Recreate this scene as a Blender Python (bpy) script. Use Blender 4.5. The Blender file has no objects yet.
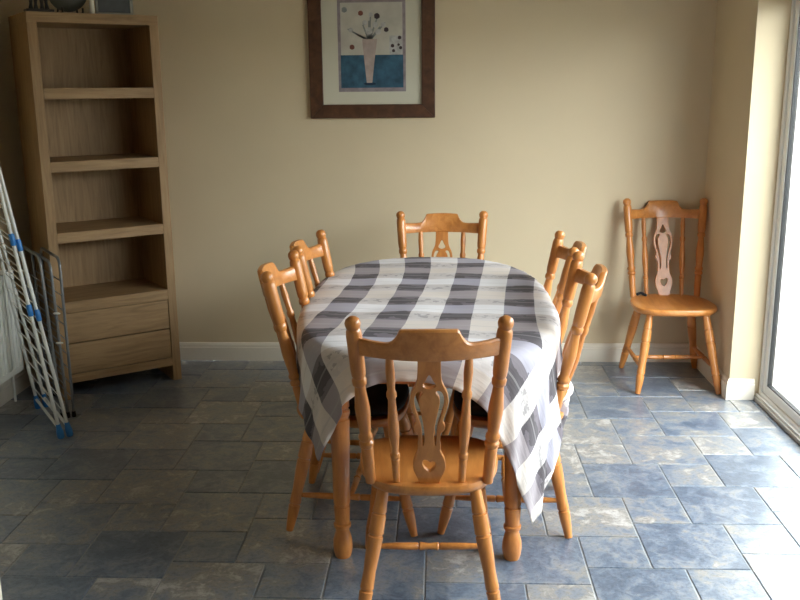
import bpy, bmesh, math, random
import numpy as np
from mathutils import Vector, Matrix

random.seed(7)
SC = bpy.context.scene
COL = SC.collection
PI = math.pi

# ---------------------------------------------------------------- camera
F_PX, PITCH, YAW, ROLL, CAM_H = 906.7, 0.2300, -0.0453, -0.0097, 1.6117
cp, sp, cy, sy = math.cos(PITCH), math.sin(PITCH), math.cos(YAW), math.sin(YAW)
fw = Vector((sy * cp, cy * cp, -sp))
rt0 = Vector((cy, -sy, 0)); up0 = rt0.cross(fw)
rt = math.cos(ROLL) * rt0 + math.sin(ROLL) * up0
up = -math.sin(ROLL) * rt0 + math.cos(ROLL) * up0
camd = bpy.data.cameras.new('camera'); cam = bpy.data.objects.new('camera', camd); COL.objects.link(cam)
camd.sensor_width = 36; camd.lens = 36 * F_PX / 800; camd.clip_start = 0.02
cam.matrix_world = Matrix(((rt.x, up.x, -fw.x, 0), (rt.y, up.y, -fw.y, 0), (rt.z, up.z, -fw.z, CAM_H), (0, 0, 0, 1)))
SC.camera = cam

# ---------------------------------------------------------------- world, exposure
SKY_STRENGTH = 21.5
world = bpy.data.worlds.new('sky'); SC.world = world; world.use_nodes = True
wn = world.node_tree.nodes; wl = world.node_tree.links
bg = wn['Background']; bg.inputs['Strength'].default_value = SKY_STRENGTH
bg.inputs['Color'].default_value = (0.90, 0.95, 1.0, 1)
SC.view_settings.view_transform = 'Standard'; SC.view_settings.look = 'None'
SC.view_settings.gamma = 1; SC.view_settings.use_curve_mapping = False
SC.view_settings.exposure = 0.0
SC.cycles.max_bounces = 12; SC.cycles.diffuse_bounces = 7; SC.cycles.glossy_bounces = 5
SC.cycles.transparent_max_bounces = 12; SC.cycles.sample_clamp_indirect = 6
SC.cycles.caustics_reflective = False; SC.cycles.caustics_refractive = False

# room dimensions
YB, XL, XR, XD, YJ, ZC = 5.27, -2.32, 1.515, 1.655, 4.60, 2.42
YD0, ZD = 1.50, 2.06            # patio door opening: near end, head height
YF = -2.20                      # wall behind the camera


def portal(name, loc, rot, sx, sy_):
    l = bpy.data.lights.new(name, 'AREA'); l.shape = 'RECTANGLE'; l.size = sx; l.size_y = sy_
    l.cycles.is_portal = True
    o = bpy.data.objects.new(name, l); COL.objects.link(o); o.location = loc; o.rotation_euler = rot
    return o
portal('door_daylight', (1.80, (YD0 + YJ) / 2, ZD / 2), (0, PI / 2, 0), ZD, YJ - YD0)

# ---------------------------------------------------------------- materials
MATS = {}
def new_mat(name):
    m = bpy.data.materials.new(name); m.use_nodes = True; MATS[name] = m
    nt = m.node_tree
    return m, nt.nodes, nt.links, nt.nodes['Principled BSDF']
def simple(name, col, rough=0.5, metal=0.0, coat=0.0, bump=0.0, bscale=60, var=0.0, vscale=8):
    m, n, l, b = new_mat(name)
    b.inputs['Base Color'].default_value = (*col, 1); b.inputs['Roughness'].default_value = rough
    b.inputs['Metallic'].default_value = metal; b.inputs['Coat Weight'].default_value = coat
    tc = n.new('ShaderNodeTexCoord')
    if var:
        t = n.new('ShaderNodeTexNoise'); t.inputs['Scale'].default_value = vscale; t.inputs['Detail'].default_value = 5
        l.new(tc.outputs['Object'], t.inputs['Vector'])
        r = n.new('ShaderNodeValToRGB')
        r.color_ramp.elements[0].position = 0.3; r.color_ramp.elements[1].position = 0.7
        r.color_ramp.elements[0].color = (*[c * (1 - var) for c in col], 1)
        r.color_ramp.elements[1].color = (*[min(1, c * (1 + var)) for c in col], 1)
        l.new(t.outputs['Fac'], r.inputs['Fac']); l.new(r.outputs['Color'], b.inputs['Base Color'])
    if bump:
        t = n.new('ShaderNodeTexNoise'); t.inputs['Scale'].default_value = bscale; t.inputs['Detail'].default_value = 4
        l.new(tc.outputs['Object'], t.inputs['Vector'])
        bp = n.new('ShaderNodeBump'); bp.inputs['Strength'].default_value = bump; bp.inputs['Distance'].default_value = 0.01
        l.new(t.outputs['Fac'], bp.inputs['Height']); l.new(bp.outputs['Normal'], b.inputs['Normal'])
    return m
def wood(name, c_dark, c_mid, c_light, rough, scale, stretch, coat=0.0, bump=0.08):
    m, n, l, b = new_mat(name)
    tc = n.new('ShaderNodeTexCoord'); mp = n.new('ShaderNodeMapping'); oi = n.new('ShaderNodeObjectInfo')
    l.new(tc.outputs['Object'], mp.inputs['Vector']); mp.inputs['Scale'].default_value = stretch
    cmb = n.new('ShaderNodeVectorMath'); cmb.operation = 'SCALE'; cmb.inputs['Scale'].default_value = 7.0
    cx = n.new('ShaderNodeCombineXYZ'); l.new(oi.outputs['Random'], cx.inputs[0]); l.new(oi.outputs['Random'], cx.inputs[2])
    l.new(cx.outputs[0], cmb.inputs[0]); l.new(cmb.outputs[0], mp.inputs['Location'])
    t = n.new('ShaderNodeTexNoise'); t.inputs['Scale'].default_value = scale; t.inputs['Detail'].default_value = 6
    t.inputs['Distortion'].default_value = 0.6; t.inputs['Roughness'].default_value = 0.6
    l.new(mp.outputs[0], t.inputs['Vector'])
    r = n.new('ShaderNodeValToRGB'); e = r.color_ramp.elements
    e[0].position = 0.28; e[0].color = (*c_dark, 1); e[1].position = 0.72; e[1].color = (*c_light, 1)
    x = e.new(0.5); x.color = (*c_mid, 1)
    l.new(t.outputs['Fac'], r.inputs['Fac']); l.new(r.outputs['Color'], b.inputs['Base Color'])
    b.inputs['Roughness'].default_value = rough; b.inputs['Coat Weight'].default_value = coat; b.inputs['Coat Roughness'].default_value = 0.18
    bp = n.new('ShaderNodeBump'); bp.inputs['Strength'].default_value = bump; bp.inputs['Distance'].default_value = 0.004
    l.new(t.outputs['Fac'], bp.inputs['Height']); l.new(bp.outputs['Normal'], b.inputs['Normal'])
    return m
simple('wall_paint', (0.65, 0.54, 0.365), 0.75, bump=0.06, bscale=220, var=0.02, vscale=3)
simple('ceiling_paint', (0.66, 0.63, 0.56), 0.9)
simple('trim_paint', (0.78, 0.725, 0.62), 0.45)
wood('low_bounce_wood', (0.16, 0.09, 0.04), (0.22, 0.13, 0.06), (0.28, 0.17, 0.085), 0.6, 6, (4, 4, 0.5))
simple('radiator_paint', (0.86, 0.86, 0.80), 0.4)
wood('pine', (0.43, 0.152, 0.032), (0.55, 0.210, 0.048), (0.65, 0.28, 0.073), 0.36, 9, (3, 3, 0.5), coat=0.35)
wood('pine_flat', (0.43, 0.152, 0.032), (0.55, 0.210, 0.048), (0.65, 0.28, 0.073), 0.34, 7, (4, 0.6, 4), coat=0.4)
wood('oak', (0.212, 0.124, 0.051), (0.295, 0.18, 0.08), (0.365, 0.23, 0.108), 0.6, 9, (5, 5, 0.4))
wood('oak_across', (0.212, 0.124, 0.051), (0.295, 0.18, 0.08), (0.365, 0.23, 0.108), 0.6, 9, (0.5, 5, 5))
wood('frame_wood', (0.05, 0.019, 0.008), (0.082, 0.032, 0.014), (0.12, 0.05, 0.022), 0.45, 10, (2, 2, 2))
simple('mat_board', (0.60, 0.58, 0.47), 0.8)
simple('upvc', (0.78, 0.78, 0.76), 0.35)
simple('track_metal', (0.42, 0.40, 0.36), 0.5, metal=0.2)
simple('gasket', (0.02, 0.02, 0.02), 0.6)
simple('airer_white', (0.72, 0.73, 0.70), 0.35)
simple('airer_blue', (0.03, 0.20, 0.55), 0.4)
simple('airer_grey', (0.20, 0.21, 0.22), 0.35, metal=0.6)
simple('black_fabric', (0.012, 0.012, 0.014), 0.9, bump=0.2, bscale=300)
simple('dark_carving', (0.02, 0.014, 0.010), 0.5)
simple('pewter', (0.16, 0.17, 0.15), 0.4, metal=0.3)
simple('candle_wax', (0.72, 0.70, 0.62), 0.5)
simple('photo_dark', (0.010, 0.014, 0.017), 0.35, var=0.5, vscale=25)
simple('silver_frame', (0.22, 0.21, 0.18), 0.5, metal=0.2)
simple('grout', (0.30, 0.31, 0.31), 0.85, bump=0.2, bscale=200)
simple('patio_stone', (0.085, 0.085, 0.08), 0.85, bump=0.3, bscale=30, var=0.6, vscale=14)
simple('render_wall', (0.42, 0.40, 0.35), 0.9, bump=0.3, bscale=40, var=0.08, vscale=2)

def glass_mat():
    m, n, l, b = new_mat('pane_glass')
    n.remove(b); out = n['Material Output']
    tr = n.new('ShaderNodeBsdfTransparent'); tr.inputs[0].default_value = (0.96, 0.98, 0.97, 1)
    gl = n.new('ShaderNodeBsdfGlossy'); gl.inputs['Roughness'].default_value = 0.02
    lw = n.new('ShaderNodeLayerWeight'); lw.inputs['Blend'].default_value = 0.5
    pw = n.new('ShaderNodeMath'); pw.operation = 'POWER'; pw.inputs[1].default_value = 5.0; l.new(lw.outputs['Facing'], pw.inputs[0])
    fr = n.new('ShaderNodeMath'); fr.operation = 'MULTIPLY_ADD'; fr.inputs[1].default_value = 0.9; fr.inputs[2].default_value = 0.03; l.new(pw.outputs[0], fr.inputs[0])
    mx = n.new('ShaderNodeMixShader')
    l.new(fr.outputs[0], mx.inputs[0]); l.new(tr.outputs[0], mx.inputs[1]); l.new(gl.outputs[0], mx.inputs[2])
    l.new(mx.outputs[0], out.inputs['Surface'])
glass_mat()

def tile_mat():
    m, n, l, b = new_mat('slate_tile')
    tc = n.new('ShaderNodeTexCoord'); oi = n.new('ShaderNodeObjectInfo')
    cx = n.new('ShaderNodeCombineXYZ'); mul = n.new('ShaderNodeMath'); mul.operation = 'MULTIPLY'; mul.inputs[1].default_value = 37.0
    l.new(oi.outputs['Random'], mul.inputs[0]); l.new(mul.outputs[0], cx.inputs[0]); l.new(mul.outputs[0], cx.inputs[1])
    add = n.new('ShaderNodeVectorMath'); l.new(tc.outputs['Object'], add.inputs[0]); l.new(cx.outputs[0], add.inputs[1])
    def noise(scale, detail, dist=0.0, rough=0.6):
        t = n.new('ShaderNodeTexNoise'); t.inputs['Scale'].default_value = scale; t.inputs['Detail'].default_value = detail
        t.inputs['Distortion'].default_value = dist; t.inputs['Roughness'].default_value = rough
        l.new(add.outputs[0], t.inputs['Vector']); return t
    big = noise(5, 4, 0.8); mid = noise(16, 6, 1.0, 0.7); fine = noise(70, 5, 0.3, 0.7)
    r = n.new('ShaderNodeValToRGB'); e = r.color_ramp.elements
    e[0].position = 0.30; e[0].color = (0.085, 0.110, 0.152, 1); e[1].position = 0.74; e[1].color = (0.42, 0.41, 0.40, 1)
    for p, c in ((0.42, (0.125, 0.158, 0.21)), (0.52, (0.195, 0.215, 0.245)), (0.62, (0.235, 0.222, 0.205))):
        x = e.new(p); x.color = (*c, 1)
    mix = n.new('ShaderNodeMath'); mix.operation = 'MULTIPLY_ADD'; mix.inputs[1].default_value = 0.45
    l.new(big.outputs['Fac'], mix.inputs[0])
    m2 = n.new('ShaderNodeMath'); m2.operation = 'MULTIPLY'; m2.inputs[1].default_value = 0.55; l.new(mid.outputs['Fac'], m2.inputs[0])
    l.new(m2.outputs[0], mix.inputs[2])
    off = n.new('ShaderNodeMath'); off.operation = 'MULTIPLY_ADD'; off.inputs[1].default_value = 0.15; off.inputs[2].default_value = -0.075
    l.new(oi.outputs['Random'], off.inputs[0])
    sm = n.new('ShaderNodeMath'); l.new(mix.outputs[0], sm.inputs[0]); l.new(off.outputs[0], sm.inputs[1])
    ct = n.new('ShaderNodeMath'); ct.operation = 'MULTIPLY_ADD'; ct.inputs[1].default_value = 1.55; ct.inputs[2].default_value = -0.275; l.new(sm.outputs[0], ct.inputs[0]); l.new(ct.outputs[0], r.inputs['Fac'])
    # dark veins
    vr = n.new('ShaderNodeValToRGB'); vr.color_ramp.elements[0].position = 0.36; vr.color_ramp.elements[0].color = (0.55, 0.55, 0.55, 1)
    vr.color_ramp.elements[1].position = 0.5; vr.color_ramp.elements[1].color = (1, 1, 1, 1)
    l.new(fine.outputs['Fac'], vr.inputs['Fac'])
    mu = n.new('ShaderNodeMixRGB'); mu.blend_type = 'MULTIPLY'; mu.inputs[0].default_value = 0.7
    l.new(r.outputs['Color'], mu.inputs[1]); l.new(vr.outputs['Color'], mu.inputs[2]); l.new(mu.outputs[0], b.inputs['Base Color'])
    rr = n.new('ShaderNodeMapRange'); rr.inputs['To Min'].default_value = 0.22; rr.inputs['To Max'].default_value = 0.42
    l.new(mid.outputs['Fac'], rr.inputs['Value']); l.new(rr.outputs[0], b.inputs['Roughness'])
    b.inputs['Coat Weight'].default_value = 0.5; b.inputs['Coat Roughness'].default_value = 0.28
    bp = n.new('ShaderNodeBump'); bp.inputs['Strength'].default_value = 0.22; bp.inputs['Distance'].default_value = 0.01
    l.new(mid.outputs['Fac'], bp.inputs['Height']); l.new(bp.outputs['Normal'], b.inputs['Normal'])
tile_mat()

CHK = 0.107
def cloth_mat():
    m, n, l, b = new_mat('plaid_cloth')
    uv = n.new('ShaderNodeUVMap'); uv.uv_map = 'UVMap'
    sep = n.new('ShaderNodeSeparateXYZ'); l.new(uv.outputs[0], sep.inputs[0])
    def M(op, a, bb=None, cc=None):
        k = n.new('ShaderNodeMath'); k.operation = op
        for i, v in enumerate((a, bb, cc)):
            if v is None: continue
            if isinstance(v, (int, float)): k.inputs[i].default_value = v
            else: l.new(v, k.inputs[i])
        return k.outputs[0]
    mp = n.new('ShaderNodeMapping'); mp.inputs['Scale'].default_value = (16, 24, 1); l.new(uv.outputs[0], mp.inputs[0])
    t = n.new('ShaderNodeTexNoise'); t.inputs['Scale'].default_value = 1.0; t.inputs['Detail'].default_value = 3; l.new(mp.outputs[0], t.inputs['Vector'])
    wob = M('MULTIPLY_ADD', t.outputs['Fac'], 1.3, -0.65)
    u = M('DIVIDE', M('ADD', sep.outputs[0], 0.015), CHK); v = M('DIVIDE', sep.outputs[1], CHK)
    colm = M('LESS_THAN', M('MODULO', M('ADD', u, 100.0), 2.0), 1.0)
    vm = M('MODULO', M('ADD', v, 100.0), 2.0)
    rowm = M('LESS_THAN', vm, 1.0)
    print_row = M('LESS_THAN', M('ADD', M('ABSOLUTE', M('SUBTRACT', vm, 0.5)), wob), 0.34)
    row4 = M('LESS_THAN', M('MODULO', M('ADD', v, 101.0), 4.0), 1.0)
    def mixc(fac, c1, c2, mode='MIX'):
        k = n.new('ShaderNodeMixRGB'); k.blend_type = mode
        for i, q in ((0, fac), (1, c1), (2, c2)):
            if isinstance(q, (int, float)): k.inputs[i].default_value = q
            elif isinstance(q, tuple): k.inputs[i].default_value = (*q, 1)
            else: l.new(q, k.inputs[i])
        return k.outputs[0]
    base = mixc(row4, (0.77, 0.75, 0.77), (0.68, 0.615, 0.57))
    base = mixc(M('MULTIPLY', rowm, 0.6), base, (0.70, 0.63, 0.58), 'MULTIPLY')
    base = mixc(colm, base, mixc(1.0, base, (0.50, 0.49, 0.56), 'MULTIPLY'))
    base = mixc(M('MULTIPLY', M('MULTIPLY', rowm, colm), 0.85), base, (0.50, 0.48, 0.48), 'MULTIPLY')
    t3 = n.new('ShaderNodeTexNoise'); t3.inputs['Scale'].default_value = 38; t3.inputs['Detail'].default_value = 2; l.new(uv.outputs[0], t3.inputs['Vector'])
    dots = M('MULTIPLY', M('GREATER_THAN', t3.outputs['Fac'], 0.56), M('LESS_THAN', M('ABSOLUTE', M('SUBTRACT', vm, 0.5)), 0.22))
    base = mixc(M('MULTIPLY', dots, 0.45), base, (0.16, 0.15, 0.16))
    dk = M('MULTIPLY', print_row, M('MULTIPLY_ADD', colm, 0.60, 0.10))
    base = mixc(dk, base, (0.075, 0.068, 0.072))
    # fine woven lines at the check borders
    fu = M('LESS_THAN', M('ABSOLUTE', M('SUBTRACT', M('FRACT', v), 0.5)), 0.03)
    base = mixc(M('MULTIPLY', fu, 0.35), base, (0.45, 0.43, 0.43))
    l.new(base, b.inputs['Base Color'])
    b.inputs['Roughness'].default_value = 0.75; b.inputs['Specular IOR Level'].default_value = 0.2
    mp2 = n.new('ShaderNodeMapping'); mp2.inputs['Scale'].default_value = (5, 24, 1); l.new(uv.outputs[0], mp2.inputs[0])
    t2 = n.new('ShaderNodeTexNoise'); t2.inputs['Scale'].default_value = 1.0; t2.inputs['Detail'].default_value = 3; l.new(mp2.outputs[0], t2.inputs['Vector'])
    bp = n.new('ShaderNodeBump'); bp.inputs['Strength'].default_value = 0.5; bp.inputs['Distance'].default_value = 0.012
    l.new(t2.outputs['Fac'], bp.inputs['Height']); l.new(bp.outputs['Normal'], b.inputs['Normal'])
cloth_mat()

# ---------------------------------------------------------------- mesh helpers
class MB:
    def __init__(s): s.v = []; s.f = []; s.mi = []
    def add(s, vs, fs, mi=0):
        o = len(s.v); s.v += [tuple(p) for p in vs]; s.f += [tuple(i + o for i in f) for f in fs]; s.mi += [mi] * len(fs); return s
    def box(s, x0, x1, y0, y1, z0, z1, mi=0):
        return s.add([(x0, y0, z0), (x1, y0, z0), (x1, y1, z0), (x0, y1, z0), (x0, y0, z1), (x1, y0, z1), (x1, y1, z1), (x0, y1, z1)],
                     [(3, 2, 1, 0), (4, 5, 6, 7), (0, 1, 5, 4), (1, 2, 6, 5), (2, 3, 7, 6), (3, 0, 4, 7)], mi)
    def prism(s, poly, z0, z1, mi=0, mapf=lambda a, b, c: (a, b, c)):
        n = len(poly)
        vs = [mapf(x, y, z0) for x, y in poly] + [mapf(x, y, z1) for x, y in poly]
        return s.add(vs, [tuple(range(n - 1, -1, -1)), tuple(range(n, 2 * n))] + [(i, (i + 1) % n, n + (i + 1) % n, n + i) for i in range(n)], mi)
    def lathe(s, p0, p1, prof, seg=14, mi=0):
        p0 = Vector(p0); p1 = Vector(p1); d = p1 - p0; z = d.normalized()
        a = Vector((1, 0, 0)) if abs(z.x) < 0.8 else Vector((0, 1, 0))
        x = z.cross(a).normalized(); y = z.cross(x)
        vs = []; fs = []
        for t, r in prof:
            c = p0 + d * t
            for k in range(seg):
                q = 2 * PI * k / seg; vs.append(c + (x * math.cos(q) + y * math.sin(q)) * r)
        for i in range(len(prof) - 1):
            for k in range(seg):
                k2 = (k + 1) % seg; fs.append((i * seg + k, i * seg + k2, (i + 1) * seg + k2, (i + 1) * seg + k))
        fs.append(tuple(range(seg - 1, -1, -1))); fs.append(tuple((len(prof) - 1) * seg + k for k in range(seg)))
        return s.add(vs, fs, mi)
    def tube(s, pts, r, seg=8, mi=0):
        pts = [Vector(p) for p in pts]; vs = []; fs = []; n = len(pts); px = None
        for i, p in enumerate(pts):
            d = (pts[min(i + 1, n - 1)] - pts[max(i - 1, 0)]).normalized()
            if px is None:
                a = Vector((0, 0, 1)) if abs(d.z) < 0.8 else Vector((1, 0, 0)); px = d.cross(a).normalized()
            px = (px - d * px.dot(d)).normalized(); py = d.cross(px)
            for k in range(seg):
                q = 2 * PI * k / seg; vs.append(p + (px * math.cos(q) + py * math.sin(q)) * r)
        for i in range(n - 1):
            for k in range(seg):
                k2 = (k + 1) % seg; fs.append((i * seg + k, i * seg + k2, (i + 1) * seg + k2, (i + 1) * seg + k))
        fs.append(tuple(range(seg - 1, -1, -1))); fs.append(tuple((n - 1) * seg + k for k in range(seg)))
        return s.add(vs, fs, mi)
    def mesh(s, name, mats, smooth=None):
        me = bpy.data.meshes.new(name); me.from_pydata(s.v, [], s.f)
        for m in (mats if isinstance(mats, (list, tuple)) else [mats]): me.materials.append(MATS[m])
        me.polygons.foreach_set('material_index', s.mi)
        b = bmesh.new(); b.from_mesh(me); bmesh.ops.recalc_face_normals(b, faces=b.faces); b.to_mesh(me); b.free()
        if smooth:
            me.polygons.foreach_set('use_smooth', [True] * len(me.polygons)); me.set_sharp_from_angle(angle=math.radians(smooth))
        me.update(); return me
    def build(s, name, mats, parent=None, smooth=None, bevel=0.0):
        return obj(name, s.mesh(name, mats, smooth), parent, bevel)
def obj(name, me, parent=None, bevel=0.0):
    o = bpy.data.objects.new(name, me); COL.objects.link(o)
    if parent is not None: o.parent = parent
    if bevel:
        md = o.modifiers.new('bevel', 'BEVEL'); md.width = bevel; md.segments = 2; md.limit_method = 'ANGLE'
    return o
def empty(name, loc=(0, 0, 0), rz=0.0):
    o = bpy.data.objects.new(name, None); COL.objects.link(o); o.location = loc; o.rotation_euler = (0, 0, rz); o.empty_display_size = 0.1
    return o
def tag(o, label, cat, group=None):
    o['label'] = label; o['category'] = cat
    if group: o['group'] = group
    return o
def struct(o): o['kind'] = 'structure'; return o

# ---------------------------------------------------------------- room shell
bed = MB().box(XL, 1.80, YF, YB, -0.06, -0.004)
floor = struct(bed.build('floor', 'grout'))
TA, TB = 1 / 3.0, 0.2232
AX, AY = 0.7293, 3.1834
def clip(poly, xmin, xmax, ymin, ymax):
    def cut(P, ins, inter):
        out = []
        for i in range(len(P)):
            a, b = P[i - 1], P[i]
            if ins(b):
                if not ins(a): out.append(inter(a, b))
                out.append(b)
            elif ins(a): out.append(inter(a, b))
        return out
    def ix(v): return lambda a, b: (v, a[1] + (b[1] - a[1]) * (v - a[0]) / (b[0] - a[0]))
    def iy(v): return lambda a, b: (a[0] + (b[0] - a[0]) * (v - a[1]) / (b[1] - a[1]), v)
    for ins, it in ((lambda p: p[0] >= xmin, ix(xmin)), (lambda p: p[0] <= xmax, ix(xmax)), (lambda p: p[1] >= ymin, iy(ymin)), (lambda p: p[1] <= ymax, iy(ymax))):
        if poly: poly = cut(poly, ins, it)
    return poly
def tile_mesh(poly):
    # poly relative to the tile's centre; bevelled slab
    cxm = sum(p[0] for p in poly) / len(poly); cym = sum(p[1] for p in poly) / len(poly)
    x0 = min(p[0] for p in poly); x1 = max(p[0] for p in poly); y0 = min(p[1] for p in poly); y1 = max(p[1] for p in poly)
    m = MB(); g = 0.0022; bv = 0.003
    rings = [(g, -0.010), (g, -0.0028), (g + bv * 0.4, -0.0008), (g + bv, 0.0)]
    vs = []
    for ins, z in rings: vs += [(x0 + ins, y0 + ins, z), (x1 - ins, y0 + ins, z), (x1 - ins, y1 - ins, z), (x0 + ins, y1 - ins, z)]
    fs = [(3, 2, 1, 0)] + [(i * 4 + k, i * 4 + (k + 1) % 4, (i + 1) * 4 + (k + 1) % 4, (i + 1) * 4 + k) for i in range(3) for k in range(4)] + [(12, 13, 14, 15)]
    m.add(vs, fs)
    return m.mesh('tile', 'slate_tile')
tile_cache = {}
rt_ = random.Random(3)
for mi in range(-16, 16):
    for ni in range(-16, 16):
        bx, by = AX + mi * TA + ni * TB, AY - mi * TB + ni * TA
        for (x0, x1, y0, y1) in ((bx, bx + TA, by - TA, by), (bx + TA, bx + TA + TB, by - TB, by)):
            # the floor runs into the door reveal only in front of the jamb
            for (cx0, cx1, cy0, cy1) in ((XL, XR, 0.9, YB), (XR, XD - 0.01, 0.9, YJ)):
                X0, X1, Y0, Y1 = max(x0, cx0), min(x1, cx1), max(y0, cy0), min(y1, cy1)
                if cx0 == XL and x1 > XR and y0 < YJ: X1 = min(x1, XD - 0.01) if y1 <= YJ else X1
                if cx0 == XR and x0 < XR and y1 <= YJ: continue
                if X1 - X0 < 0.012 or Y1 - Y0 < 0.012: continue
                key = (round(X1 - X0, 3), round(Y1 - Y0, 3))
                if key not in tile_cache:
                    w, h = (X1 - X0) / 2, (Y1 - Y0) / 2
                    tile_cache[key] = tile_mesh([(-w, -h), (w, -h), (w, h), (-w, h)])
                t = obj('tile', tile_cache[key], floor)
                t.location = ((X0 + X1) / 2, (Y0 + Y1) / 2, -rt_.random() * 0.0008)
                t.rotation_euler = (rt_.uniform(-1, 1) * 0.002, rt_.uniform(-1, 1) * 0.002, 0)

T = 0.15
struct(MB().box(XL - T, XR + 0.4, YB, YB + T, 0, ZC).build('wall_back', 'wall_paint'))
struct(MB().box(XL - T, XL, YF, YB, 0, ZC).build('wall_left', 'wall_paint'))
wr = MB().box(XR, 1.88, YJ, YB, 0, ZC).box(XR, 1.88, YF, YD0, 0, ZC).box(XR, 1.88, YD0, YJ, ZD, ZC)
struct(wr.build('wall_right', 'wall_paint'))
struct(MB().box(XL - T, 1.88, YF - T, YF, 0, ZC).build('wall_front', 'low_bounce_wood'))  # unseen wall; its dark wood is made up to cut bounced light
struct(MB().box(XL - T, 1.88, YF - T, YB + T, ZC, ZC + 0.1).build('ceiling', 'ceiling_paint'))
# skirting boards: moulded profile (depth, z)
PROF = [(0.0, 0.0), (0.017, 0.0), (0.017, 0.082), (0.013, 0.086), (0.013, 0.096), (0.007, 0.108), (0.0, 0.112)]
def skirting(name, runs):
    m = MB()
    for (x0, y0), (x1, y1), (nx, ny) in runs:
        a = [(x0 + nx * d, y0 + ny * d, z) for d, z in PROF]; b = [(x1 + nx * d, y1 + ny * d, z) for d, z in PROF]
        n = len(PROF)
        m.add(a + b, [tuple(range(n)), tuple(range(2 * n - 1, n - 1, -1))] + [(i, (i + 1) % n, n + (i + 1) % n, n + i) for i in range(n)])
    return struct(m.build(name, 'trim_paint'))
skirting('baseboard_back', [((XL, YB), (XR, YB), (0, -1))])
def skirting_path(name, pts):
    m = MB(); n = len(PROF); vs = []
    for x, y, nx, ny in pts: vs += [(x + nx * d, y + ny * d, z) for d, z in PROF]
    fs = [tuple(range(n)), tuple((len(pts) - 1) * n + j for j in range(n - 1, -1, -1))]
    for i in range(len(pts) - 1): fs += [(i * n + j, i * n + (j + 1) % n, (i + 1) * n + (j + 1) % n, (i + 1) * n + j) for j in range(n)]
    return struct(m.add(vs, fs).build(name, 'trim_paint'))
skirting_path('baseboard_right', [(XR, YB - 0.017, -1, 0), (XR, YJ, -1, -1), (XD - 0.012, YJ, 0, -1)])
skirting('baseboard_left', [((XL, YF), (XL, YB - 0.017), (1, 0))])
# pale kitchen unit whose corner just enters the lower left of the picture
kc = empty('kitchen_cabinet', (-1.19, 1.27, 0)); tag(kc, 'pale kitchen cabinet whose corner shows at the lower left picture edge', 'cabinet')
MB().box(-.30, .303, -.35, .35, 0.0, .85).build('body', 'trim_paint', kc, None, .003)
MB().box(-.30, .302, -.35, .35, .85, .885).build('worktop', 'low_bounce_wood', kc, None, .003)
for dx in (-.295, .005):
    dr = MB().box(dx, dx + .292, -.369, -.35, .12, .84).build('door', 'trim_paint', kc, None, .003)
    MB().tube([(dx + .26, -.369, .70), (dx + .26, -.392, .71), (dx + .26, -.392, .79), (dx + .26, -.369, .80)], .005).build('handle', 'track_metal', dr, 60)

# ---------------------------------------------------------------- patio door
door = struct(MB().box(XD - 0.012, XD + 0.20, YD0, YJ, 0.0, 0.022).build('door_1', 'track_metal', None, None, 0.003))
def bars(y0, y1, z0, z1, x0, x1, w):
    return MB().box(x0, x1, y0, y0 + w, z0, z1).box(x0, x1, y1 - w, y1, z0, z1).box(x0, x1, y0 + w, y1 - w, z0, z0 + w).box(x0, x1, y0 + w, y1 - w, z1 - w, z1)
MB().box(XD, XD + 0.012, YD0, YJ, 0.022, 0.034).build('track_rail', 'upvc', door)
bars(YD0, YJ, 0.022, ZD, XD + 0.014, XD + 0.13, 0.030).build('door_frame', 'upvc', door, None, 0.005)
YM = (YD0 + YJ) / 2
for (a, b, x) in ((YM - 0.04, YJ - 0.028, XD + 0.024), (YD0 + 0.028, YM + 0.04, XD + 0.075)):
    s_ = bars(a, b, 0.050, ZD - 0.028, x, x + 0.042, 0.046).build('sash', 'upvc', door, None, 0.006)
    bars(a + 0.044, b - 0.044, 0.094, ZD - 0.072, x + 0.006, x + 0.03, 0.008).build('gasket', 'gasket', s_)
    MB().box(x + 0.014, x + 0.020, a + 0.046, b - 0.046, 0.096, ZD - 0.074).build('pane', 'pane_glass', s_)

# outside
struct(MB().box(1.88, 12, -8, 14, -0.16, -0.08).build('patio_ground', 'patio_stone'))
struct(MB().box(1.9, 4.75, 8.2, 8.45, -0.08, 2.05).box(4.5, 4.75, -7, 8.2, -0.08, 2.05).build('garden_wall_and_sky_block', 'render_wall'))  # long side run is unseen, added to block low sky light


# ---------------------------------------------------------------- chairs
SEAT_Z = 0.450
def seat_outline(n=48):
    P = []
    for i in range(n):
        a = 2 * PI * i / n
        c, s = math.cos(a), math.sin(a)
        e = 2 / 3.0
        x = math.copysign(abs(c) ** e, c); y = math.copysign(abs(s) ** e, s)
        w = 0.222 + 0.016 * y if y > -0.2 else 0.219 + 0.03 * (y + 0.2)
        P.append((x * w, y * 0.212 - 0.004))
    return P
def seat_mesh():
    P = seat_outline(); n = len(P); m = MB(); vs = []
    rings = [(0.90, SEAT_Z - 0.036), (0.955, SEAT_Z - 0.034), (0.99, SEAT_Z - 0.022), (1.0, SEAT_Z - 0.012), (0.985, SEAT_Z - 0.003), (0.94, SEAT_Z), (0.80, SEAT_Z - 0.002), (0.55, SEAT_Z - 0.008), (0.25, SEAT_Z - 0.010)]
    for k, z in rings: vs += [(x * k, y * k, z) for x, y in P]
    fs = [tuple(range(n - 1, -1, -1))] + [(i * n + j, i * n + (j + 1) % n, (i + 1) * n + (j + 1) % n, (i + 1) * n + j) for i in range(len(rings) - 1) for j in range(n)] + [tuple((len(rings) - 1) * n + j for j in range(n))]
    return m.add(vs, fs).mesh('seat', 'pine_flat', 50)
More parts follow.
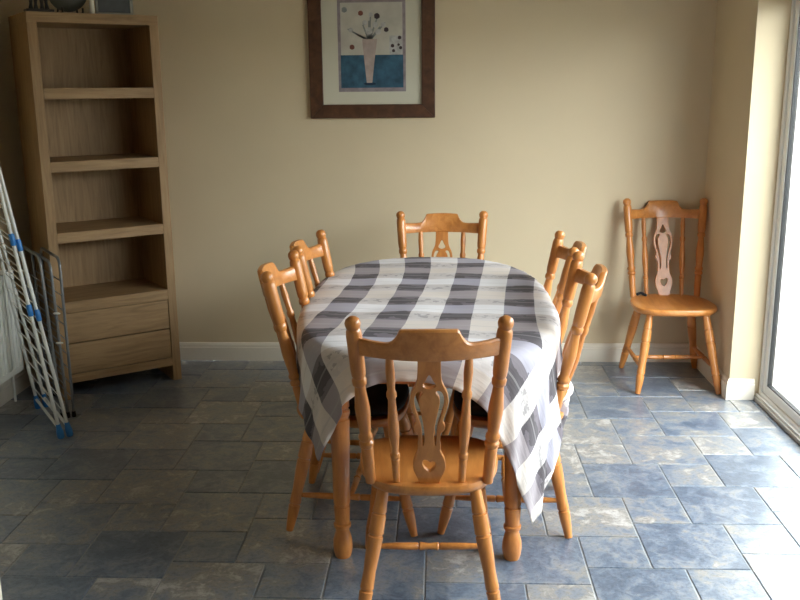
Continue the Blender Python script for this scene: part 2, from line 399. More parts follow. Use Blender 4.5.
LEG = [(0, 0.01802), (0.1, 0.01961), (0.185, 0.02279), (0.19, 0.01961), (0.2, 0.01961), (0.205, 0.02332), (0.34, 0.02491), (0.345, 0.02120), (0.36, 0.02120), (0.365, 0.02491), (0.5, 0.02279), (0.62, 0.01961), (0.745, 0.02173), (0.75, 0.01855), (0.765, 0.01855), (0.77, 0.02173), (0.84, 0.02014), (0.93, 0.01643), (1, 0.01325)]
STR = [(0, .008), (.2, .0115), (.40, .0125), (.41, .0095), (.425, .014), (.45, .0125), (.5, .0105), (.55, .0125), (.575, .014), (.59, .0095), (.60, .0125), (.8, .0115), (1, .008)]
POST = [(0, 0.01674), (0.1, 0.01782), (0.215, 0.01890), (0.225, 0.01566), (0.235, 0.02160), (0.255, 0.02268), (0.27, 0.01674), (0.285, 0.02214), (0.3, 0.02160), (0.315, 0.01674), (0.34, 0.01782), (0.43, 0.02214), (0.47, 0.02268), (0.58, 0.01674), (0.605, 0.01566), (0.615, 0.02106), (0.64, 0.02214), (0.655, 0.01782), (0.67, 0.02106), (0.7, 0.02214), (0.9, 0.02322), (0.925, 0.02160), (0.935, 0.01782), (0.945, 0.02106), (0.965, 0.02322), (0.985, 0.01998), (1, 0.00972)]
SPN = [(0, 0.01040), (0.16, 0.01235), (0.2, 0.01365), (0.21, 0.01105), (0.22, 0.01495), (0.25, 0.01495), (0.26, 0.01105), (0.4, 0.01625), (0.48, 0.01690), (0.6, 0.01300), (0.68, 0.01105), (0.7, 0.01495), (0.73, 0.01495), (0.75, 0.01105), (0.88, 0.01365), (1, 0.01040)]
PB = [(s * 0.178, -0.155, SEAT_Z - 0.01) for s in (-1, 1)]
PT = [(s * 0.216, -0.272, 0.988) for s in (-1, 1)]
def post_at(z, s):
    a, b = Vector(PB[s]), Vector(PT[s]); return a + (b - a) * ((z - a.z) / (b.z - a.z))
def crest_y(x, z):
    p = post_at(z, 1); return p.y - 0.070 * (1 - (x / p.x) ** 2)
def crest_mesh():
    xs = [i / 40 * 0.2085 for i in range(-40, 41)]
    def top(x):
        a = abs(x)
        if a < 0.082: return 0.966 + 0.003 * math.cos(a / 0.082 * PI / 2)
        if a < 0.130:
            t = (a - 0.082) / 0.048; return 0.966 - 0.044 * (1 - (1 - t) ** 3) ** 0.9
        t = (a - 0.130) / 0.08; return 0.922 + 0.008 * t * t
    zb = 0.874; m = MB(); vs = []; th = 0.0125
    for x in xs:
        zt = top(x)
        sec = [(zb, -th + .003), (zb + .004, -th), (zt - .006, -th), (zt, -th + .005), (zt, th - .005), (zt - .006, th), (zb + .004, th), (zb, th - .003)]
        for z, d in sec: vs.append((x, crest_y(x, z) + d, z))
    k = 8; n = len(xs)
    fs = [(i * k + j, i * k + (j + 1) % k, (i + 1) * k + (j + 1) % k, (i + 1) * k + j) for i in range(n - 1) for j in range(k)] + [tuple(range(k)), tuple((n - 1) * k + j for j in range(k - 1, -1, -1))]
    return m.add(vs, fs).mesh('crest_rail', 'pine_flat', 40)
def smooth_loop(P, it=2):
    for _ in range(it):
        Q = []
        for i in range(len(P)):
            a, b = P[i], P[(i + 1) % len(P)]
            Q += [(a[0] * .75 + b[0] * .25, a[1] * .75 + b[1] * .25), (a[0] * .25 + b[0] * .75, a[1] * .25 + b[1] * .75)]
        P = Q
    return P
def splat_mesh():
    half = [(.030, -.005), (.030, .012), (.038, .030), (.047, .055), (.046, .085), (.036, .108), (.030, .122), (.033, .135), (.030, .150), (.031, .185), (.043, .195), (.045, .210), (.037, .222), (.041, .240), (.050, .270), (.054, .295), (.050, .322), (.038, .345), (.032, .365), (.031, .43), (.031, .445)]
    outer = half + [(-x, z) for x, z in reversed(half)]
    gap = [(.014, .138), (.023, .138), (.022, .190), (.029, .225), (.041, .262), (.045, .292), (.042, .315), (.034, .330), (.020, .331), (.016, .322), (.024, .312), (.029, .300), (.028, .282), (.021, .245), (.014, .205), (.012, .170)]
    gapL = [(-x, z) for x, z in reversed(gap)]
    arch = [(-.019, .341), (0, .333), (.019, .341), (.020, .352), (.012, .362), (.006, .378), (0, .384), (-.006, .378), (-.012, .362), (-.020, .352)]
    heart = [(0, .040), (.012, .050), (.021, .066), (.020, .081), (.010, .087), (.003, .080), (-.004, .087), (-.014, .092), (-.023, .083), (-.020, .064), (-.010, .050)]
    cu = bpy.data.curves.new('splat_outline', 'CURVE'); cu.dimensions = '2D'; cu.fill_mode = 'BOTH'; cu.extrude = 0.0065; cu.bevel_depth = 0.0015; cu.bevel_resolution = 1
    for P, it in ((outer, 1), (gap, 2), (gapL, 2), (arch, 2), (heart, 2)):
        P = smooth_loop(P, it); sp_ = cu.splines.new('POLY'); sp_.points.add(len(P) - 1); sp_.use_cyclic_u = True
        for q, (x, z) in zip(sp_.points, P): q.co = (x, z, 0, 1)
    tmp = bpy.data.objects.new('splat_tmp', cu); COL.objects.link(tmp)
    dg = bpy.context.evaluated_depsgraph_get(); me = bpy.data.meshes.new_from_object(tmp.evaluated_get(dg))
    bpy.data.objects.remove(tmp); bpy.data.curves.remove(cu)
    a = Vector((0, -0.183, SEAT_Z)); b = Vector((0, crest_y(0, 0.88), 0.88)); d = (b - a); L = d.length; d = d / L; nrm = Vector((0, d.z, -d.y))
    for v in me.vertices:
        x, h, t = v.co; v.co = a + d * (h / 0.43 * L) + Vector((x, 0, 0)) + nrm * t
    me.materials.clear(); me.materials.append(MATS['pine']); me.name = 'splat'
    for p in me.polygons: p.material_index = 0
    return me
def chair_meshes():
    out = [('seat', seat_mesh())]
    tops = [(-.148, .140), (.148, .140), (-.140, -.140), (.140, -.140)]
    feet = [(-.215, .245), (.215, .245), (-.212, -.225), (.212, -.225)]
    lp = []
    for (tx, ty), (fx, fy) in zip(tops, feet):
        a = Vector((tx, ty, SEAT_Z - 0.033)); b = Vector((fx, fy, 0)); lp.append((a, b))
        out.append(('leg', MB().lathe(a, b, LEG).mesh('leg', 'pine', 40)))
    def on(i, z):
        a, b = lp[i]; return a + (b - a) * ((z - a.z) / (b.z - a.z))
    mids = []
    for f, r in ((0, 2), (1, 3)):
        a, b = on(f, 0.135), on(r, 0.135); mids.append(a * .5 + b * .5)
        out.append(('stretcher', MB().lathe(a, b, STR, 10).mesh('stretcher', 'pine', 40)))
    out.append(('stretcher', MB().lathe(mids[0], mids[1], STR, 10).mesh('stretcher', 'pine_flat', 40)))
    for s in (0, 1): out.append(('back_post', MB().lathe(PB[s], PT[s], POST, 16).mesh('back_post', 'pine', 40)))
    for s in (-1, 1):
        xt = s * 0.112
        out.append(('spindle', MB().lathe((s * 0.098, -0.176, SEAT_Z - 0.008), (xt, crest_y(xt, 0.88), 0.882), SPN, 12).mesh('spindle', 'pine', 40)))
    out.append(('crest_rail', crest_mesh())); out.append(('splat', splat_mesh()))
    return out
CH = chair_meshes()
def chair(loc, rz, label):
    e = empty('dining_chair', (loc[0], loc[1], 0), rz); tag(e, label, 'chair', 'matching pine dining chairs')
    for nm, me in CH: obj(nm, me, e)
    return e
HALF = PI / 2
CHAIRS = [((-0.036, 2.728), 0.02, 'honey pine chair in front with its back to the camera at the near table end'),
          ((0.010, 4.405), PI, 'honey pine chair at the far table end, back towards the cream wall'),
          ((-0.326, 3.29), -HALF - 0.06, 'pine chair on the left side of the table, nearer the camera'),
          ((-0.292, 3.81), -HALF - 0.09, 'pine chair on the left side of the table, farther from the camera'),
          ((0.258, 3.285), HALF - 0.05, 'pine chair on the patio door side of the table, nearer the camera'),
          ((0.262, 3.790), HALF, 'pine chair on the patio door side of the table, farther from the camera'),
          ((1.274, 4.917), PI, 'pine chair standing alone in the corner beside the patio door')]
for c in CHAIRS: chair(*c)
# black cushions on the two nearer side chairs
def pad_mesh():
    P = seat_outline(40); n = len(P); m = MB(); vs = []
    z = SEAT_Z - 0.002
    rings = [(0.80, z), (0.90, z + .006), (0.93, z + .020), (0.90, z + .034), (0.78, z + .042), (0.4, z + .044)]
    for k, zz in rings: vs += [(x * k * .95, y * k * .95 + 0.022, zz) for x, y in P]
    fs = [tuple(range(n - 1, -1, -1))] + [(i * n + j, i * n + (j + 1) % n, (i + 1) * n + (j + 1) % n, (i + 1) * n + j) for i in range(len(rings) - 1) for j in range(n)] + [tuple((len(rings) - 1) * n + j for j in range(n))]
    return m.add(vs, fs).mesh('seat_cushion', 'black_fabric', 50)
PADM = pad_mesh()
for i, lab in ((2, 'flat black cushion on the left chair nearer the camera, under the table'), (4, 'flat black cushion on the right chair nearer the camera, under the table')):
    (x, y), rz, _ = CHAIRS[i]; o = obj('seat_cushion', PADM); o.location = (x, y, 0); o.rotation_euler = (0, 0, rz); tag(o, lab, 'cushion', 'black seat cushions')

# ---------------------------------------------------------------- table
TCX, TCY, TA2, TB2, TN = -0.045, 3.640, 0.497, 0.900, 2.7
TZ = 0.765
def tab_out(k=1.0, n=72, a=TA2, b=TB2):
    P = []
    for i in range(n):
        q = 2 * PI * i / n; c, s = math.cos(q), math.sin(q)
        P.append((math.copysign(abs(c) ** (2 / TN), c) * a * k, math.copysign(abs(s) ** (2 / TN), s) * b * k))
    return P
tab = empty('dining_table', (TCX, TCY, 0)); tag(tab, 'oval pine dining table with turned legs under the checked cloth', 'table')
m = MB(); n = 72; vs = []
for ins, z in ((0.012, TZ - 0.030), (0.0, TZ - 0.024), (0.0, TZ - 0.008), (0.008, TZ)):
    vs += [(x, y, z) for x, y in tab_out(1, n, TA2 - ins, TB2 - ins)]
fs = [tuple(range(n - 1, -1, -1))] + [(i * n + j, i * n + (j + 1) % n, (i + 1) * n + (j + 1) % n, (i + 1) * n + j) for i in range(3) for j in range(n)] + [tuple(3 * n + j for j in range(n))]
m.add(vs, fs).build('table_top', 'pine_flat', tab, 50)
LX, LY = 0.297, 0.730
for s in (-1, 1):
    MB().box(s * (LX + .01) - .011, s * (LX + .01) + .011, -LY + .03, LY - .03, TZ - .12, TZ - .028).build('apron', 'pine_flat', tab, None, .002)
    MB().box(-LX + .03, LX - .03, s * (LY + .01) - .011, s * (LY + .01) + .011, TZ - .12, TZ - .028).build('apron', 'pine_flat', tab, None, .002)
TL = [(0, .027), (.025, .032), (.055, .0345), (.09, .033), (.125, .026), (.135, .024), (.15, .0245), (.155, .030), (.17, .031), (.175, .0255), (.19, .026), (.25, .0285), (.262, .0285), (.265, .0255), (.275, .0255), (.278, .0295), (.45, .0305), (.64, .0335), (.70, .0345), (.705, .030), (.715, .030), (.72, .0355), (.74, .0355), (.745, .030), (.755, .030), (.76, .0345), (.80, .033)]
for sx in (-1, 1):
    for sy_ in (-1, 1):
        lg = MB().lathe((sx * LX, sy_ * LY, 0), (sx * LX, sy_ * LY, TZ - .03), TL, 20)
        lg.box(sx * LX - .034, sx * LX + .034, sy_ * LY - .034, sy_ * LY + .034, (TZ - .03) * .80, TZ - .03)
        lg.build('leg', 'pine', tab, 40)

# ---------------------------------------------------------------- tablecloth: position based drape over the table
CW0, CW1, CL0, CL1, CROT = -0.645, 0.79, -0.945, 1.06, math.radians(-2.6)   # sheet edges relative to the table centre
def drape():
    H = 0.024
    nx = int(round((CW1 - CW0) / H)) + 1; ny = int(round((CL1 - CL0) / H)) + 1
    gx = np.linspace(CW0, CW1, nx); gy = np.linspace(CL0, CL1, ny)
    U, V = np.meshgrid(gx, gy, indexing='ij')
    c, s = math.cos(CROT), math.sin(CROT)
    rng = np.random.default_rng(5)
    Z0 = TZ + 0.012
    X = np.stack([c * U - s * V, s * U + c * V, np.full_like(U, Z0) + 0.002 * rng.standard_normal(U.shape)], -1)
    Pv = X.copy()
    def sets():
        S = []
        def pair(a, b): S.append((a, b))
        for par in (0, 1):
            pair((slice(par, nx - 1, 2), slice(None)), (slice(par + 1, nx, 2), slice(None)))
            pair((slice(None), slice(par, ny - 1, 2)), (slice(None), slice(par + 1, ny, 2)))
        return S
    hx, hy = gx[1] - gx[0], gy[1] - gy[0]
    def proj_pair(a, b, rest, k):
        d = X[b] - X[a]; L = np.linalg.norm(d, axis=-1, keepdims=True) + 1e-9
        cdelta = d * (0.5 * k * (L - rest) / L)
        X[a] += cdelta; X[b] -= cdelta
    def con():
        for par in (0, 1):
            na = len(range(par, nx - 1, 2)); nb = len(range(par, ny - 1, 2))
            A = slice(par, par + 2 * na, 2); B = slice(par + 1, par + 1 + 2 * na, 2)
            proj_pair((A, slice(None)), (B, slice(None)), hx, 1.0)
            A = slice(par, par + 2 * nb, 2); B = slice(par + 1, par + 1 + 2 * nb, 2)
            proj_pair((slice(None), A), (slice(None), B), hy, 1.0)
        dg = math.hypot(hx, hy)
        for par in (0, 1):
            na = len(range(par, nx - 1, 2)); A = slice(par, par + 2 * na, 2); B = slice(par + 1, par + 1 + 2 * na, 2)
            proj_pair((A, slice(0, ny - 1)), (B, slice(1, ny)), dg, 0.35)
            proj_pair((A, slice(1, ny)), (B, slice(0, ny - 1)), dg, 0.35)
        # bending: second neighbours
        for st in range(4):
            ia = np.arange(st, nx - 2, 4)
            if len(ia): proj_pair((ia, slice(None)), (ia + 2, slice(None)), 2 * hx, 0.025)
            ja = np.arange(st, ny - 2, 4)
            if len(ja): proj_pair((slice(None), ja), (slice(None), ja + 2), 2 * hy, 0.025)
    seats = []
    for i in (2, 3, 4, 5):
        (x, y), rz, _ = CHAIRS[i]
        seats.append((x - TCX - 0.20, x - TCX + 0.20, y - TCY - 0.10, y - TCY + 0.20, SEAT_Z + (0.052 if i in (2, 4) else 0.008)))
    def collide(last):
        x, y, z = X[..., 0], X[..., 1], X[..., 2]
        ax, ay = np.abs(x) / TA2, np.abs(y) / TB2
        f = np.maximum((ax ** TN + ay ** TN) ** (1 / TN), 1e-3)
        dirx = np.sign(x) * ax ** (TN - 1) / TA2; diry = np.sign(y) * ay ** (TN - 1) / TB2
        gl = np.hypot(dirx, diry) + 1e-9
        dirx /= gl; diry /= gl
        gn = gl * f ** (1 - TN)
        dh = np.clip((f - 1) / np.maximum(gn, 0.8), -0.5, 0.5)      # distance outside the table outline
        rr = 0.022; mg = 0.011                                       # rounded edge, cloth stand-off
        qx = dh + rr - mg; qz = z - TZ - mg + rr
        inx = np.maximum(qx, 0); inz = np.maximum(qz, 0); ln = np.hypot(inx, inz)
        sd = ln + np.minimum(np.maximum(qx, qz), 0) - rr
        hit = (sd < 0) & (z > TZ - 0.40)
        both = (qx > 0) & (qz > 0)
        nxm = np.where(both, inx / np.maximum(ln, 1e-9), (qx > qz) * 1.0); nzm = np.where(both, inz / np.maximum(ln, 1e-9), (qx <= qz) * 1.0)
        p = np.where(hit, -sd, 0)
        X[..., 0] += p * nxm * dirx; X[..., 1] += p * nxm * diry; X[..., 2] += p * nzm
        fr = np.where(hit, 0.3, 0.0)
        X[..., 0] -= (X[..., 0] - Pv[..., 0]) * fr; X[..., 1] -= (X[..., 1] - Pv[..., 1]) * fr * 1.0
        for (x0, x1, y0, y1, zt) in seats:
            q = (x > x0) & (x < x1) & (y > y0) & (y < y1) & (z < zt) & (z > zt - 0.12)
            z[q] = zt
        z[z < 0.02] = 0.02
    dt = 1 / 50.; vel = np.zeros_like(X)
    per = np.arctan2(V / TB2, U / TA2)
    out = np.clip(((np.abs(U) / TA2) ** TN + (np.abs(V) / TB2) ** TN) - 1, 0, 1)
    push = out * (0.7 * np.sin(per * 17 + 1.0) + 0.5 * np.sin(per * 29 + 2.2))
    for step in range(190):
        Pv[...] = X
        vel[..., 2] -= 9.8 * dt
        if 8 < step < 60:
            vel[..., 0] += push * np.cos(per) * dt * 9; vel[..., 1] += push * np.sin(per) * dt * 9
        vel *= 0.975 if step < 130 else 0.90
        X += vel * dt
        for it in range(14):
            con()
            if it % 3 == 2: collide(False)
        collide(True)
        vel = (X - Pv) / dt
        sp_ = np.linalg.norm(vel, axis=-1, keepdims=True); vel *= np.minimum(1, 3.0 / (sp_ + 1e-9))
    # gentle storage creases where the cloth lies on the table
    f = ((np.abs(X[..., 0]) / TA2) ** TN + (np.abs(X[..., 1]) / TB2) ** TN)
    lie = np.clip((0.93 - f) * 4, 0, 1)
    X[..., 2] += lie * (0.0032 * (1 + np.sin(V / CHK * PI + 0.9 * np.sin(U * 13))) + 0.0018 * (1 + np.sin(U * 23 + 2 * np.sin(V * 7))))
    # pleats in the hanging part
    drop = np.clip((TZ - 0.03 - X[..., 2]) / 0.22, 0, 1)
    a2 = np.arctan2(X[..., 1] / TB2, X[..., 0] / TA2); rad = np.hypot(X[..., 0], X[..., 1])
    amp = 0.010 * drop ** 1.3 * (np.sin(a2 * 41 + 1.5 * np.sin(a2 * 7)) + 0.6 * np.sin(a2 * 67 + 1))
    X[..., 0] += amp * X[..., 0] / rad; X[..., 1] += amp * X[..., 1] / rad
    return X, U, V, nx, ny
X, U, V, nx, ny = drape()
me = bpy.data.meshes.new('tablecloth')
idx = np.arange(nx * ny).reshape(nx, ny)
quads = np.stack([idx[:-1, :-1], idx[1:, :-1], idx[1:, 1:], idx[:-1, 1:]], -1).reshape(-1, 4)
me.from_pydata([(a + TCX, b + TCY, c) for a, b, c in X.reshape(-1, 3).tolist()], [], quads.tolist())
uvl = me.uv_layers.new(name='UVMap'); uf, vf = U.ravel(), V.ravel()
li = np.zeros(len(me.loops), int); me.loops.foreach_get('vertex_index', li)
uvl.data.foreach_set('uv', np.stack([uf[li], vf[li]], -1).ravel())
me.polygons.foreach_set('use_smooth', [True] * len(me.polygons)); me.materials.append(MATS['plaid_cloth'])
cl = obj('tablecloth', me); tag(cl, 'grey and white checked tablecloth draped over the oval table', 'tablecloth')
md = cl.modifiers.new('sub', 'SUBSURF'); md.levels = 1; md.render_levels = 1
md = cl.modifiers.new('thick', 'SOLIDIFY'); md.thickness = 0.0016; md.offset = 1

# ---------------------------------------------------------------- bookcase (turned across the corner)
PHI = math.radians(36); BW, BD, BH = 0.655, 0.415, 1.99
bk = empty('bookcase', (-1.475, 4.891, 0), PHI)      # local: x from -BW (left) to 0 (right), y into the corner
tag(bk, 'tall oak bookcase with open shelves and two drawers set across the corner', 'bookcase')
BKM = bk.matrix_basis.copy() if hasattr(bk, 'matrix_basis') else None
ST = 0.048
for x0 in (-BW, -ST): MB().box(x0, x0 + ST, 0, BD, 0, BH - 0.05).build('side_panel', 'oak', bk, None, .002)
MB().box(-BW - 0.0, 0.0, -0.0, BD, BH - 0.05, BH).build('top_panel', 'oak_across', bk, None, .002)
MB().box(-BW + ST, -ST, BD - .014, BD - .002, 0.1, BH - 0.05).build('back_panel', 'oak', bk)
for z0, z1 in ((1.571, 1.625), (1.208, 1.261), (0.844, 0.898), (0.474, 0.531)):
    MB().box(-BW + ST, -ST, 0.0, BD - .014, z0, z1).build('shelf', 'oak_across', bk, None, .002)
MB().box(-BW + ST, -ST, 0.0, BD - .014, 0.090, 0.136).build('bottom_rail', 'oak_across', bk, None, .002)
for z0, z1 in ((0.309, 0.471), (0.140, 0.303)):
    MB().box(-BW + ST + .003, -ST - .003, 0.001, 0.30, z0, z1).build('drawer', 'oak_across', bk, None, .003)
def bkpt(x, y, z=0):
    return Vector((-1.475 + x * math.cos(PHI) - y * math.sin(PHI), 4.891 + x * math.sin(PHI) + y * math.cos(PHI), z))

# things on top of the bookcase
e = empty('carved_figurine', bkpt(-0.575, 0.07, BH), PHI); tag(e, 'small dark carved figurine on a flat base on top of the bookcase', 'figurine')
MB().box(-.066, .066, -.035, .035, 0, .016).build('base', 'dark_carving', e, None, .003)
fg = MB()
for x in (-.038, -.014, .016, .04): fg.lathe((x, 0, .015), (x * .8, 0, .10), [(0, .012), (.3, .007), (.7, .010), (1, .013)], 10)
fg.lathe((-.06, 0, .115), (.06, 0, .120), [(0, .008), (.1, .022), (.35, .026), (.65, .024), (.9, .022), (1, .01)], 12)
fg.lathe((.045, 0, .125), (.075, 0, .185), [(0, .018), (.5, .011), (.8, .016), (1, .007)], 10)
fg.build('body', 'dark_carving', e, 40)
e = empty('decorative_plate', bkpt(-0.41, 0.13, BH), PHI); tag(e, 'round dull grey plate on a stand on top of the bookcase', 'plate')
MB().lathe((0, -.012, .108), (0, .03, .118), [(0, .02), (.05, .06), (.3, .075), (.6, .10), (.75, .103), (.8, .098), (1, .05)], 28).build('dish', 'pewter', e, 40)
MB().tube([(-.05, -.05, .03), (-.05, -.05, .006), (-.05, .05, .006), (-.03, .06, .15)], .005).tube([(.05, -.05, .03), (.05, -.05, .006), (.05, .05, .006), (.03, .06, .15)], .005).build('stand', 'dark_carving', e, 60)
o = MB().lathe((0, 0, 0), (0, 0, .09), [(0, .012), (.06, .0125), (.9, .0115), (.97, .009), (.972, .0015), (1.06, .001)], 14).build('candle', 'candle_wax', None, 40)
o.location = bkpt(-0.326, 0.035, BH); tag(o, 'small white candle between the plate and the photo frame on the bookcase', 'candle')
e = empty('photo_frame', bkpt(-0.205, 0.06, BH), PHI - 0.03); tag(e, 'framed dark photograph with a silver edge on top of the bookcase', 'photo frame')
bars_ = MB().box(-.095, .095, -.008, .008, 0, .012).box(-.095, .095, -.008, .008, .238, .25).box(-.095, -.083, -.008, .008, .012, .238).box(.079, .095, -.008, .008, .012, .238)
bars_.build('frame', 'silver_frame', e, None, .002)
MB().box(-.083, .079, -.004, .002, .012, .238).build('photo', 'photo_dark', e)
MB().box(-.02, .02, .008, .07, 0, .01).build('strut', 'dark_carving', e)

# ---------------------------------------------------------------- picture on the back wall
pic = empty('framed_picture', (-0.383, YB, 1.445)); tag(pic, 'brown wood framed print of flowers in a tall pale vase', 'picture')
PW, PH, FWD, FT = 0.355, 0.86, 0.076, 0.028
def fbar(P): return MB().prism(P, -FT, -0.002, 0, lambda a, b, c: (a, c, b))
fbar([(-PW, 0), (PW, 0), (PW - FWD, FWD), (-PW + FWD, FWD)]).build('frame_bar', 'frame_wood', pic, None, .004)
fbar([(-PW, PH), (-PW + FWD, PH - FWD), (PW - FWD, PH - FWD), (PW, PH)]).build('frame_bar', 'frame_wood', pic, None, .004)
fbar([(-PW, 0), (-PW + FWD, FWD), (-PW + FWD, PH - FWD), (-PW, PH)]).build('frame_bar', 'frame_wood', pic, None, .004)
fbar([(PW, 0), (PW, PH), (PW - FWD, PH - FWD), (PW - FWD, FWD)]).build('frame_bar', 'frame_wood', pic, None, .004)
MB().box(-PW + FWD, PW - FWD, -.012, -.004, FWD, PH - FWD).build('mount_board', 'mat_board', pic)
for nm, c, vr_, vs_ in (('ink_paper', (0.50, 0.48, 0.42), .10, 14), ('ink_mauve', (0.27, 0.23, 0.25), .2, 30), ('ink_blue', (0.035, 0.10, 0.16), .35, 22), ('ink_pink', (0.42, 0.34, 0.31), .15, 25), ('ink_dark', (0.06, 0.04, 0.045), .2, 20), ('ink_red', (0.19, 0.07, 0.05), .2, 20), ('ink_stem', (0.22, 0.24, 0.24), .2, 20), ('ink_petal', (0.42, 0.42, 0.42), .25, 40), ('ink_navy', (0.012, 0.03, 0.06), .2, 20)):
    simple(nm, c, .85, var=vr_, vscale=vs_)
INK = ['ink_paper', 'ink_mauve', 'ink_blue', 'ink_pink', 'ink_dark', 'ink_red', 'ink_stem', 'ink_petal', 'ink_navy']
pr_ = MB(); LAY = [0]
def flat(P, mi, lay):
    y = -0.0122 - lay * 0.0003; P = list(P)
    pr_.add([(x, y, z) for x, z in P], [tuple(range(len(P)))], mi)
def disc(x, z, r, mi, lay, n=12, q=1.0): flat([(x + r * math.cos(2 * PI * k / n) * (1 + .12 * math.sin(3 * k)), z + q * r * math.sin(2 * PI * k / n)) for k in range(n)], mi, lay)
def stroke(x0, z0, x1, z1, w, mi, lay):
    d = Vector((x1 - x0, z1 - z0)).normalized(); nx_, nz_ = -d.y * w, d.x * w
    flat([(x0 - nx_, z0 - nz_), (x1 - nx_ * .6, z1 - nz_ * .6), (x1 + nx_ * .6, z1 + nz_ * .6), (x0 + nx_, z0 + nz_)], mi, lay)
def px(u, v): return (u - 372.5) / 125 * 0.71, (118 - v) / 118 * 0.64
def rect(u0, u1, v0, v1, mi, lay):
    x0, z1 = px(u0, v0); x1, z0 = px(u1, v1); flat([(x0, z0), (x1, z0), (x1, z1), (x0, z1)], mi, lay)
rect(339, 406, -1, 91, 1, 0); rect(342, 403, 2, 54, 0, 1); rect(341.5, 403.5, 54, 87, 2, 1)
rect(390, 403, 35, 54, 7, 2)
flat([px(363, 38), px(378, 38), px(375, 60), px(372.5, 82), px(367, 82), px(365, 60)], 3, 3)
x, z = px(370, 83); disc(x, z, .034, 8, 2, 14, .25)
for (u, v) in ((349, 28), (356, 32), (372, 12), (378, 18), (386, 22), (370, 20), (364, 24), (381, 26)):
    a = px(370, 40); b = px(u, v); stroke(*a, *b, .006, 6, 2)
for (u, v, r) in ((372, 14, .012), (366, 22, .014), (376, 24, .016), (384, 24, .014), (370, 30, .02), (379, 31, .016), (352, 29, .013)):
    x, z = px(u, v); disc(x, z, r, 7, 3)
for (u, v, mi, r) in ((346, 9, 6, .015), (362, 12.5, 5, .014), (378, 15.5, 4, .016), (387, 29, 4, .013), (353, 46, 5, .014), (393, 45, 4, .010), (400, 37, 4, .010), (394, 50, 4, .009), (401, 47, 4, .009), (399, 44, 4, .007)):
    x, z = px(u, v); disc(x, z, r, mi, 4)
me = bpy.data.meshes.new('print'); me.from_pydata(pr_.v, [], pr_.f)
for i_ in INK: me.materials.append(MATS[i_])
me.polygons.foreach_set('material_index', pr_.mi)
b_ = bmesh.new(); b_.from_mesh(me)
for f_ in b_.faces:
    f_.normal_update()
    if f_.normal.y > 0: f_.normal_flip()
b_.to_mesh(me); b_.free(); obj('print', me, pic)['label'] = 'print of a pale vase on blue'

# ---------------------------------------------------------------- radiator on the left wall
rad = empty('radiator', (XL, 4.55, 0)); tag(rad, 'white panel radiator on the left wall behind the clothes airer', 'radiator')
m = MB(); RL, Z0r, Z1r = 1.2, 0.165, 0.705
ys = []; 
for i in range(int(RL / 0.04)):
    y = -i * 0.04; ys += [(y, .095), (y - .012, .095), (y - .017, .087), (y - .028, .087), (y - .033, .095)]
ys.append((-RL, .095))
vs = []
for y, x in ys: vs += [(x, y, Z0r + .03), (x, y, Z1r - .03)]
fs = [(2 * i, 2 * i + 1, 2 * i + 3, 2 * i + 2) for i in range(len(ys) - 1)]
m.add(vs, fs)
m.box(.075, .095, -RL, 0, Z0r, Z0r + .03).box(.075, .095, -RL, 0, Z1r - .03, Z1r).box(.075, .0865, -RL, 0, Z0r + .03, Z1r - .03)
m.build('front_panel', 'radiator_paint', rad)
MB().box(.03, .075, -RL, 0, Z1r - .008, Z1r).box(.03, .0748, -.006, 0, Z0r + .02, Z1r - .008).build('casing', 'radiator_paint', rad, None, .002)
for y in (-.2, -RL + .2): MB().box(0.0, .075, y - .02, y + .02, .3, .6).build('bracket', 'radiator_paint', rad)
MB().tube([(.055, -.05, .0), (.055, -.05, Z0r + .02)], .0075).build('pipe', 'radiator_paint', rad, 60)

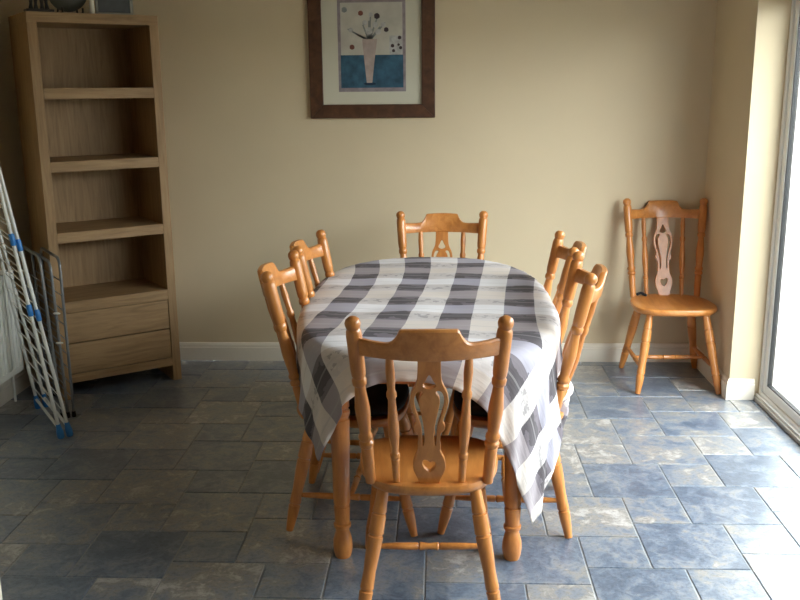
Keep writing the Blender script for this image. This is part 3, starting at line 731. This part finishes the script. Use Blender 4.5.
# ---------------------------------------------------------------- white clothes airer leaning by the left wall
air = empty('clothes_airer', (-1.803, 3.985, 0)); tag(air, 'folded white clothes airer with blue feet leaning by the radiator', 'clothes airer')
d_ = Vector((-.58, .815, 0)) * 0.50
for k in range(2):
    o0 = Vector((.032, .028, 0)) * k
    t_ = Vector((-.1400 - 0.022 * k, .0, 1.0))
    hgt = 1.46 + .03 * k
    A0, A1 = o0 + t_ * .015, o0 + t_ * hgt
    MB().tube([A0, A1], .0085, 10).build('side_tube', 'airer_white', air, 60)
    MB().tube([A0 + d_, A1 + d_], .0085, 10).build('side_tube', 'airer_white', air, 60)
    for z in (.05, hgt - .01): MB().tube([o0 + t_ * z, o0 + t_ * z + d_], .0075, 8).build('cross_tube', 'airer_white', air, 60)
    for i in range(17):
        z = .12 + i * .075
        MB().tube([o0 + t_ * z, o0 + t_ * z + d_], .0026, 6).build('rung', 'airer_white', air, 60)
    for q in (Vector(), d_):
        MB().lathe(o0 + q, o0 + q + t_ * .07, [(0, .013), (.1, .017), (.5, .0165), (.8, .012), (1, .011)], 10).build('foot', 'airer_blue', air, 40)
    for z in (.60, .93):
        MB().lathe(o0 + t_ * (z - .03 * k), o0 + t_ * (z + .055 - .03 * k), [(0, .010), (.1, .0125), (.9, .0125), (1, .010)], 10).build('clip', 'airer_blue', air, 40)

# ---------------------------------------------------------------- grey airer folded against the bookcase
ga = empty('clothes_airer', (-1.905, 4.247, 0)); tag(ga, 'folded grey metal clothes airer standing against the bookcase side', 'clothes airer')
dg_ = Vector((-.588, .809, 0)) * 0.40; nn = Vector((-.809, -.588, 0))
for k in range(3):
    o0 = -nn * (.030 * k) + Vector((.0, -.004 * k, 0))
    t_ = Vector((-.02, .0, 1.0)) + nn * (.02 * (1 - k)); hg = (.83, .80, .815)[k]
    P = [o0 + t_ * .008]; R_ = .05
    P.append(o0 + t_ * (hg - R_))
    for j in range(1, 6):
        q = j / 5 * HALF; P.append(o0 + t_ * (hg - R_ + R_ * math.sin(q)) + dg_.normalized() * (R_ * (1 - math.cos(q))))
    L_ = dg_.length
    for j in range(0, 6):
        q = j / 5 * HALF; P.append(o0 + t_ * (hg - R_ + R_ * math.cos(q)) + dg_.normalized() * (L_ - R_ + R_ * math.sin(q)))
    P.append(o0 + t_ * .008 + dg_)
    MB().tube(P, .0075, 8).build('frame', 'airer_grey', ga, 60)
    for i in range(9):
        z = .10 + i * .075
        MB().tube([o0 + t_ * z, o0 + t_ * z + dg_], .0026, 6).build('rung', 'airer_grey', ga, 60)
    for q in (Vector(), dg_): MB().lathe(o0 + q, o0 + q + t_ * .03, [(0, .010), (.2, .0115), (1, .0095)], 8).build('foot', 'black_fabric', ga, 40)
for z in (.40, .55): MB().lathe(Vector((0.01, -.012, z)), Vector((.045, -.012, z)), [(0, .003), (.2, .005), (.8, .005), (1, .003)], 8).build('pivot', 'airer_white', ga, 40)

# ---------------------------------------------------------------- small black strap on the corner chair
cx_, cy_ = CHAIRS[6][0]
o = MB().tube([(-.022, 0, .009), (-.012, .004, .014), (0, .002, .018), (.012, -.002, .013), (.022, 0, .008), (.030, -.008, .007)], .008, 8).build('cushion_tie', 'black_fabric', None, 60)
o.location = (cx_ - .137, cy_ + .150, SEAT_Z - .002); tag(o, 'small knotted black tie lying at the back of the corner chair seat', 'strap')
